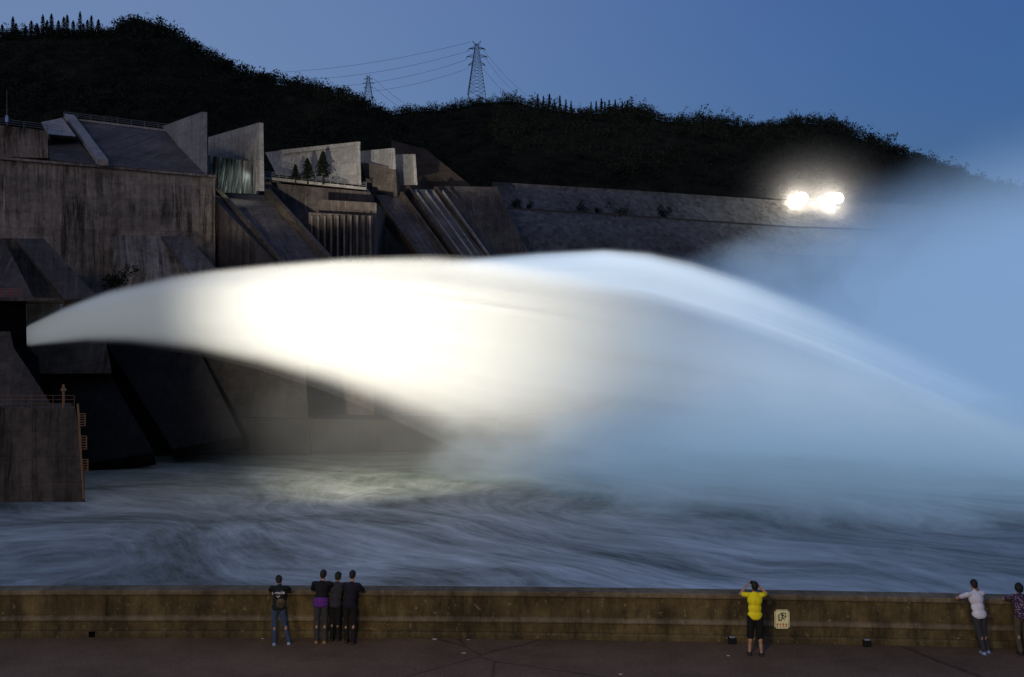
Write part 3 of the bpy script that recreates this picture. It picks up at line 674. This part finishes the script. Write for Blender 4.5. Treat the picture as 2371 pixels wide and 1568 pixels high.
def person(label,loc,rz,J,shirt,pants,shoe,shorts=False,sleeve=.55,hemband=None,female=False,scale=1,group=None):
    t=thing('person',label,'person',loc,rz,group); t.scale=(scale,)*3
    V={k:Vector(v) for k,v in J.items() if isinstance(v,tuple)}
    up=(V['neck']-V['pelvis']).normalized(); sh=(V['shR']-V['shL']).normalized(); fw=up.cross(sh).normalized(); sh2=fw.cross(up)
    rot=Matrix((sh2,fw,up)).transposed().to_quaternion()
    hd=V['head']; hup=(hd-V['neck']).normalized(); hf=hup.cross(sh).normalized(); hr=hf.cross(hup).normalized(); hrot=Matrix((hr,hf,hup)).transposed().to_quaternion()
    def torso(bm,k,low=True):
        L=(V['neck']-V['pelvis'])
        if low: ellip(bm,V['pelvis'],(.155*k,.115*k,.12),rot)
        ellip(bm,V['pelvis']+L*.3,(.140*k,.105*k,.16),rot); ellip(bm,V['pelvis']+L*.66,(.160*k,.115*k,.17),rot)
        cap(bm,V['shL'],V['shR'],.052*k,.052*k)
        cap(bm,V['shL']*.5+V['shR']*.5+up*.03,V['neck'],.06*k,.048*k)
    bm=bmesh.new(); torso(bm,.95)
    cap(bm,V['neck']-up*.03,hd-hup*.04,.052,.05)
    ellip(bm,hd,(.074,.092,.112),hrot); ellip(bm,hd+hf*.025-hup*.055,(.052,.06,.055),hrot)
    cap(bm,hd+hf*.088+hup*.005,hd+hf*.108-hup*.022,.010,.014)
    cap(bm,hd+hf*.083-hr*.02-hup*.056,hd+hf*.083+hr*.02-hup*.056,.009,.009)
    for s in (-1,1):
        ellip(bm,hd+hr*.077*s-hup*.008,(.010,.02,.032),hrot,2)
        ellip(bm,hd+hf*.078+hr*.03*s+hup*.022,(.024,.012,.008),hrot,2)
    for s,x in ((-1,'L'),(1,'R')):
        cap(bm,V['sh'+x],V['el'+x],.047,.037); cap(bm,V['el'+x],V['wr'+x],.037,.025)
        hand(bm,V['wr'+x],V['hd'+x],V['hn'+x],s,J.get('curl',.5))
        cap(bm,V['hip'+x],V['kn'+x],.082,.053); cap(bm,V['kn'+x],V['an'+x],.052,.034)
        m_=V['kn'+x].lerp(V['an'+x],.3); ellip(bm,m_-Vector((0,.015,0)),(.05,.055,.11),sub=2)
        cap(bm,V['an'+x]-Vector((0,0,.03)),V['an'+x]+Vector((0,.12,-.055)),.038,.03)
    remesh('body',bm,SK,t,.008,2)
    for s in (-1,1):
        bm=bmesh.new(); ellip(bm,hd+hf*.084+hr*.03*s+hup*.004,(.013,.010,.008),hrot,2); bm_obj('eye',bm,EYE,t,True)
    bm=bmesh.new(); ellip(bm,hd-hf*.014+hup*.022,(.083,.096,.107),hrot); ellip(bm,hd-hf*.045-hup*.03,(.066,.058,.07),hrot)
    if female: ellip(bm,hd-hf*.03,(.100,.100,.115),hrot); ellip(bm,hd-hf*.05-hup*.06,(.085,.06,.06),hrot)
    r_=random.Random(3)
    for k in range(26):
        a=r_.uniform(0,6.28); e=r_.uniform(.1,1.4); d=hr*math.cos(a)*math.cos(e)-hf*abs(math.sin(a))*math.cos(e)*.9+hup*math.sin(e)
        ellip(bm,hd+hup*.02+d*.085,(.022,.022,.018),None,1)
    remesh('hair',bm,HAIR,t,.010,1)
    bm=bmesh.new(); torso(bm,1.12,True)
    ellip(bm,V['pelvis']-up*.03,(.172,.128,.11),rot)
    for x in 'LR':
        cap(bm,V['sh'+x],V['sh'+x].lerp(V['el'+x],min(1,sleeve)),.060,.060 if sleeve<.9 else .05)
        if sleeve>=.95: cap(bm,V['el'+x],V['el'+x].lerp(V['wr'+x],.85),.046,.036)
    remesh('shirt',bm,shirt,t,.011,3)
    bm=bmesh.new(); ellip(bm,V['pelvis']-up*.02,(.162,.122,.13),rot)
    for x in 'LR':
        if shorts:
            cap(bm,V['hip'+x],V['kn'+x],.098,.088); cap(bm,V['kn'+x],V['kn'+x].lerp(V['an'+x],.12),.088,.084)
        else:
            cap(bm,V['hip'+x],V['kn'+x],.096,.070); cap(bm,V['kn'+x],V['an'+x]+Vector((0,0,.01)),.070,.060)
    remesh('shorts' if shorts else 'trousers',bm,pants,t,.011,3)
    for x in 'LR':
        bm=bmesh.new(); a=V['an'+x]
        ellip(bm,a+Vector((0,-.005,-.045)),(.047,.06,.045)); ellip(bm,a+Vector((0,.07,-.052)),(.047,.10,.035)); box(bm,a+Vector((0,.04,-.075)),(.085,.23,.018))
        remesh('shoe',bm,shoe,t,.008,2)
    return t
EYE=simple('eye_dark',(.05,.04,.035),.3)
def std(**k):
    J=dict(pelvis=(0,0,.95),neck=(0,.02,1.47),head=(0,.05,1.61),shL=(-.185,0,1.41),shR=(.185,0,1.41),
      elL=(-.24,-.02,1.13),elR=(.24,-.02,1.13),wrL=(-.25,.08,.9),wrR=(.25,.08,.9),hdL=(0,.1,-1),hdR=(0,.1,-1),hnL=(0,1,0),hnR=(0,1,0),
      hipL=(-.09,0,.9),hipR=(.09,0,.9),knL=(-.10,.03,.49),knR=(.10,.03,.49),anL=(-.11,0,.085),anR=(.11,0,.085))
    J.update(k); return J
def lean(**k):
    J=std(pelvis=(0,.0,.93),neck=(0,.20,1.41),head=(0,.25,1.54),shL=(-.18,.17,1.36),shR=(.18,.17,1.36),
      elL=(-.27,.33,1.225),elR=(.27,.33,1.225),wrL=(-.06,.42,1.22),wrR=(.06,.46,1.235),hdL=(1,.25,0),hdR=(-1,.2,0),hnL=(0,0,-1),hnR=(0,0,-1),curl=.3)
    J.update(k); return J
def at(px,Y): return (px-CX)/F*Y
WHITE=simple('white_print',(.75,.75,.72),.8); JEAN=cloth('faded_blue_denim',(.045,.07,.12)); BLK=cloth('black_cloth',(.012,.012,.013)); DARKT=cloth('dark_teal_cloth',(.012,.018,.017))
GREY=cloth('grey_trousers',(.05,.05,.053)); YEL=cloth('bright_yellow_cloth',(.95,.82,.015),.35); WHT=cloth('white_cotton',(.75,.75,.8),.35); PUR=cloth('purple_cloth',(.12,.03,.22))
SB=simple('blue_white_shoe',(.25,.35,.5),.6); SD=simple('dark_shoe',(.02,.018,.016),.6); SBR=simple('tan_shoe',(.3,.17,.07),.6)
Y1=Yw(at(640,24.3))-.48
t1=person('man in dark printed t-shirt and blue jeans leaning on the wall at left',(at(645,Y1),Y1,0),R(6),
  lean(shL=(-.19,.17,1.34),shR=(.19,.17,1.34),head=(-.02,.25,1.52),pelvis=(0,0,.91),knL=(-.09,-.06,.48),anL=(-.08,-.16,.085),knR=(.15,-.02,.47),anR=(.27,-.14,.085),hipL=(-.09,0,.87),hipR=(.09,0,.87)),DARKT,JEAN,SB,sleeve=.6,scale=.97)
def flat_text(s,name,size,mat,parent,loc,rot):
    c=bpy.data.curves.new(name,'FONT'); c.body=s; c.size=size; c.align_x='CENTER'; c.align_y='CENTER'; c.extrude=.002
    o=bpy.data.objects.new(name,c); C.objects.link(o); dg=bpy.context.evaluated_depsgraph_get(); me=bpy.data.meshes.new_from_object(o.evaluated_get(dg)); bpy.data.objects.remove(o)
    me.materials.clear(); me.materials.append(mat); o=bpy.data.objects.new(name,me); C.objects.link(o); o.parent=parent; o.location=loc; o.rotation_euler=rot; return o
tilt=R(90-20)
flat_text('c-mole','shirt_lettering',.115,WHITE,t1,(0,-.045,1.27),(tilt,0,0))
bm=bmesh.new()
for x_,z_ in ((-.03,1.19),(.03,1.19),(0,1.165)): box(bm,(x_,-.078-(1.19-z_)*.3,z_),(.03,.006,.018))
bm_obj('shirt_print',bm,WHITE,t1)
bg_=thing('waist_bag','small brown bag slung on the back of the man in the dark printed t-shirt','bag',t1.location,R(6))
bm=bmesh.new(); box(bm,(.07,-.165,1.0),(.20,.09,.23),Quaternion((0,1,0),R(10))); bmesh.ops.bevel(bm,geom=bm.edges[:],offset=.03,segments=3,affect='EDGES'); bm_obj('pouch',bm,simple('brown_canvas',(.10,.07,.035)),bg_,True)
bm=bmesh.new(); box(bm,(.07,-.215,.975),(.13,.02,.12),Quaternion((0,1,0),R(10))); bmesh.ops.bevel(bm,geom=bm.edges[:],offset=.008,segments=2,affect='EDGES'); bm_obj('pocket',bm,simple('dark_olive_canvas',(.05,.04,.02)),bg_)
bm=bmesh.new(); pts=[Vector((-.17,.10,1.39)),Vector((-.16,.03,1.33)),Vector((-.08,-.085,1.18)),Vector((.02,-.15,1.08))]
for a,b_ in zip(pts[:-1],pts[1:]): tube(bm,a,b_,.013,6)
bm_obj('strap',bm,BLK,bg_)
Y2=Yw(at(744,24.4))-.42
t2=person('man in black top with purple lower half and dark trousers leaning on the wall',(at(743,Y2),Y2,0),0,
  lean(anL=(-.10,-.05,.085),anR=(.10,-.06,.085),shL=(-.2,.15,1.43),shR=(.2,.15,1.43),neck=(0,.17,1.49),head=(.02,.20,1.64),pelvis=(0,0,.98),hipL=(-.09,0,.92),hipR=(.09,0,.92),elL=(-.27,.30,1.25),elR=(.27,.30,1.25)),BLK,GREY,SBR,sleeve=.95,scale=.98)
bm=bmesh.new(); ellip(bm,(0,.015,1.03),(.196,.150,.125)); ellip(bm,(0,-.0,.95),(.192,.148,.09)); remesh('shirt_lower_half',bm,PUR,t2,.011,2)
Y3=Yw(at(775,24.4))-.30
person('person in grey top standing at the wall between two dark figures',(at(776,Y3),Y3,0),R(-8),lean(anL=(-.08,-.02,.085),anR=(.08,0,.085),knL=(-.07,.03,.49),knR=(.07,.03,.49)),cloth('dim_slate_cloth',(.035,.036,.042)),BLK,SD,sleeve=.6,scale=.985)
Y4=Yw(at(808,24.4))-.44
person('man in dark clothes standing at the wall, rightmost of the group at left',(at(810,Y4),Y4,0),R(-10),
  lean(head=(.0,.21,1.63),neck=(0,.16,1.47),shL=(-.18,.13,1.41),shR=(.18,.13,1.41),pelvis=(0,-.02,.96),elL=(-.26,.32,1.24),elR=(.26,.30,1.24),anR=(.12,-.10,.085),anL=(-.07,-.03,.085)),cloth('navy_black_cloth',(.014,.014,.022)),cloth('charcoal_brown_trousers',(.016,.013,.013)),SD,sleeve=.9,scale=.98)
Y5=23.25
t5=person('man in bright yellow shirt and black shorts raising both hands to his face',(at(1748,Y5),Y5,0),0,
  std(elL=(-.31,.14,1.40),elR=(.31,.14,1.40),wrL=(-.13,.22,1.59),wrR=(.13,.22,1.59),hdL=(.5,.15,.85),hdR=(-.5,.15,.85),hnL=(.7,0,-.5),hnR=(-.7,0,-.5),shL=(-.18,.02,1.41),shR=(.18,.02,1.41),head=(0,.03,1.60),curl=.8,
      anL=(-.12,.02,.085),anR=(.14,-.05,.085),knR=(.12,.02,.48)),YEL,BLK,SD,shorts=True,sleeve=.5)
cmr=thing('camera_device','small black camera held up by the man in the yellow shirt','camera',t5.location)
bm=bmesh.new(); box(bm,(0,.225,1.645),(.12,.045,.075)); bmesh.ops.bevel(bm,geom=bm.edges[:],offset=.008,segments=2,affect='EDGES'); bm_obj('camera_body',bm,M['black'],cmr)
bm=bmesh.new(); tube(bm,(0,.245,1.645),(0,.30,1.645),.032,16,.03); bm_obj('lens',bm,M['black'],cmr)
Y6=Yw(at(2265,23.6))-.50
person('man in white t-shirt and grey trousers leaning with his left elbow on the wall',(at(2268,Y6),Y6,0),R(4),
  std(pelvis=(-.01,.0,.93),neck=(-.06,.12,1.44),head=(-.05,.17,1.58),shL=(-.24,.08,1.37),shR=(.12,.10,1.39),elL=(-.37,.34,1.215),wrL=(-.18,.50,1.215),hdL=(1,.1,0),hnL=(0,0,-1),
      elR=(.17,.28,1.30),wrR=(.08,.26,1.50),hdR=(-.2,.0,1),hnR=(-1,.1,-.1),curl=.35,hipL=(-.09,0,.88),hipR=(.09,0,.88),knL=(-.02,-.03,.49),anL=(.06,-.08,.085),knR=(.12,.05,.48),anR=(.22,.03,.085)),WHT,GREY,SB,sleeve=.55)
m,nt,b=newmat('patterned_purple_cloth'); tc=nt.nodes.new('ShaderNodeTexCoord'); vv=nt.nodes.new('ShaderNodeTexVoronoi'); vv.inputs['Scale'].default_value=26; nt.links.new(tc.outputs['Object'],vv.inputs[0])
r=ramp(nt,[(.25,(.30,.23,.29)),(.45,(.04,.022,.05))]); nt.links.new(vv.outputs['Distance'],r.inputs[0]); nt.links.new(r.outputs[0],b.inputs['Base Color']); b.inputs['Roughness'].default_value=.9
Y7=Yw(at(2362,23.6))-.45
person('woman in purple patterned blouse and khaki trousers at the right edge of the photo',(at(2366,Y7),Y7,0),R(-5),
  lean(head=(0,.19,1.52),neck=(0,.15,1.38),shL=(-.17,.12,1.33),shR=(.17,.12,1.33),pelvis=(0,0,.92),hipL=(-.09,0,.87),hipR=(.09,0,.87),elL=(-.30,.30,1.22),anR=(.10,-.05,.085),anL=(-.06,-.08,.085)),m,cloth('khaki_brown_trousers',(.10,.075,.05)),SD,sleeve=.7,female=True,scale=.99)

# ------------------------------------------------------------ warning sign
sx0=at(1815,24.0); sy=Yw(sx0)-.055
sg=thing('warning_sign','pale yellow warning notice with black pictogram fixed to the parapet wall','sign',(sx0,sy,.585),-.06)
bm=bmesh.new(); box(bm,(0,0,0),(.36,.02,.46)); bmesh.ops.bevel(bm,geom=[e for e in bm.edges if abs(e.verts[0].co.x-e.verts[1].co.x)<1e-5 and abs(e.verts[0].co.z-e.verts[1].co.z)<1e-5],offset=.035,segments=4,affect='EDGES')
bm_obj('board',bm,simple('pale_yellow_enamel',(.92,.86,.46),.5),sg)
def strokes(name,segs,r,mat,y=-.012):
    bm=bmesh.new()
    for x0,z0,x1,z1 in segs:
        a=Vector((x0,y,z0));b_=Vector((x1,y,z1)); d=b_-a
        ang=math.atan2(d.z,d.x); box(bm,(a+b_)/2,(d.length+r,.004,r*2),Quaternion((0,1,0),-ang))
    bm_obj(name,bm,mat,sg)
BLKP=simple('black_print',(.02,.02,.02),.7); REDP=simple('red_print',(.55,.03,.02),.7)
strokes('border_line',[(-.16,-.21,.16,-.21),(-.16,.21,.16,.21),(-.16,-.21,-.16,.21),(.16,-.21,.16,.21)],.0025,BLKP)
strokes('falling_figure',[(-.02,.11,.01,.05),(.01,.05,.055,.0),(.01,.05,-.02,-.02),(-.02,.10,.05,.085),(-.075,.12,-.075,-.03),(-.075,-.03,-.03,-.03)],.012,BLKP,-.0155)
strokes('slope_mark',[(-.01,.15,.085,.15),(.085,.15,.085,.04),(-.01,.15,.085,.04)],.009,BLKP,-.013)
bm=bmesh.new(); ellip(bm,(-.03,-.014,.135),(.018,.004,.018)); bm_obj('figure_head',bm,BLKP,sg)
seg=[]
for k in range(4):
    cx=-.105+k*.07
    seg+=[(cx-.02,-.11,cx+.02,-.11),(cx,-.095,cx,-.15),(cx-.022,-.13,cx+.022,-.13),(cx-.02,-.15,cx-.006,-.135)]
    seg+=[(cx-.015,-.175,cx+.015,-.175),(cx,-.165,cx+(.008 if k%2 else -.008),-.192)]
strokes('red_characters',seg,.0045,REDP)

def walllamp(label,px):
    x=at(px,24.0); t=thing('wall_base_lamp',label,'lamp',(x,Yw(x)-.17,0),group=None)
    bm=bmesh.new(); box(bm,(0,0,.085),(.17,.13,.16)); bmesh.ops.bevel(bm,geom=bm.edges[:],offset=.01,segments=2,affect='EDGES'); bm_obj('housing',bm,BLK,t)
    bm=bmesh.new(); box(bm,(0,-.02,.168),(.12,.08,.012)); bm_obj('glass',bm,simple('pale_glass',(.4,.5,.6),.2),t)
walllamp('small dark box lamp at the wall foot left of the yellow shirted man',1697)
walllamp('small dark box lamp at the wall foot between the sign and the white shirted man',2004)
x=at(213,24.6); t=thing('drain_outlet','small dark square drain hole at the foot of the wall at far left','drain',(x,Yw(x)-.075,.09))
bm=bmesh.new(); box(bm,(0,0,0),(.16,.012,.14)); bm_obj('opening',bm,M['black'],t)
bm=bmesh.new()
for a_,b__ in (((-.09,0,.08),(.09,0,.08)),((-.09,0,-.08),(-.09,0,.08)),((.09,0,-.08),(.09,0,.08))): tube(bm,a_,b__,.012,5)
bm_obj('drain_frame',bm,M['parapet'],t)
PAP=simple('white_paper',(.4,.38,.35),.8)
for i,(px,py,s,lb) in enumerate([(1008,1477,.07,'crumpled white litter at the foot of the wall, left piece'),(1085,1478,.04,'small white scrap at the foot of the wall near the middle'),(1074,1513,.05,'pale ring shaped scrap of litter on the pavement near the middle'),(1686,1519,.045,'small white scrap on the pavement left of the yellow shirted man'),(1437,1562,.05,'white scrap of paper at the bottom edge of the pavement'),(612,1474,.04,'tiny white scrap by the feet of the man in jeans')]):
    Y=H*F/(py-CY); bm=bmesh.new(); bmesh.ops.create_icosphere(bm,subdivisions=3,radius=s,matrix=Matrix.Diagonal((1,.5,.22,1)))
    for v_ in bm.verts: v_.co*=1+.5*noise.noise(v_.co*30+Vector((i,0,0)))
    o=bm_obj('paper_scrap',bm,PAP); o.location=(at(px,Y),min(Y,Yw(at(px,Y))-.15),s*.2); tag(o,lb,'litter')
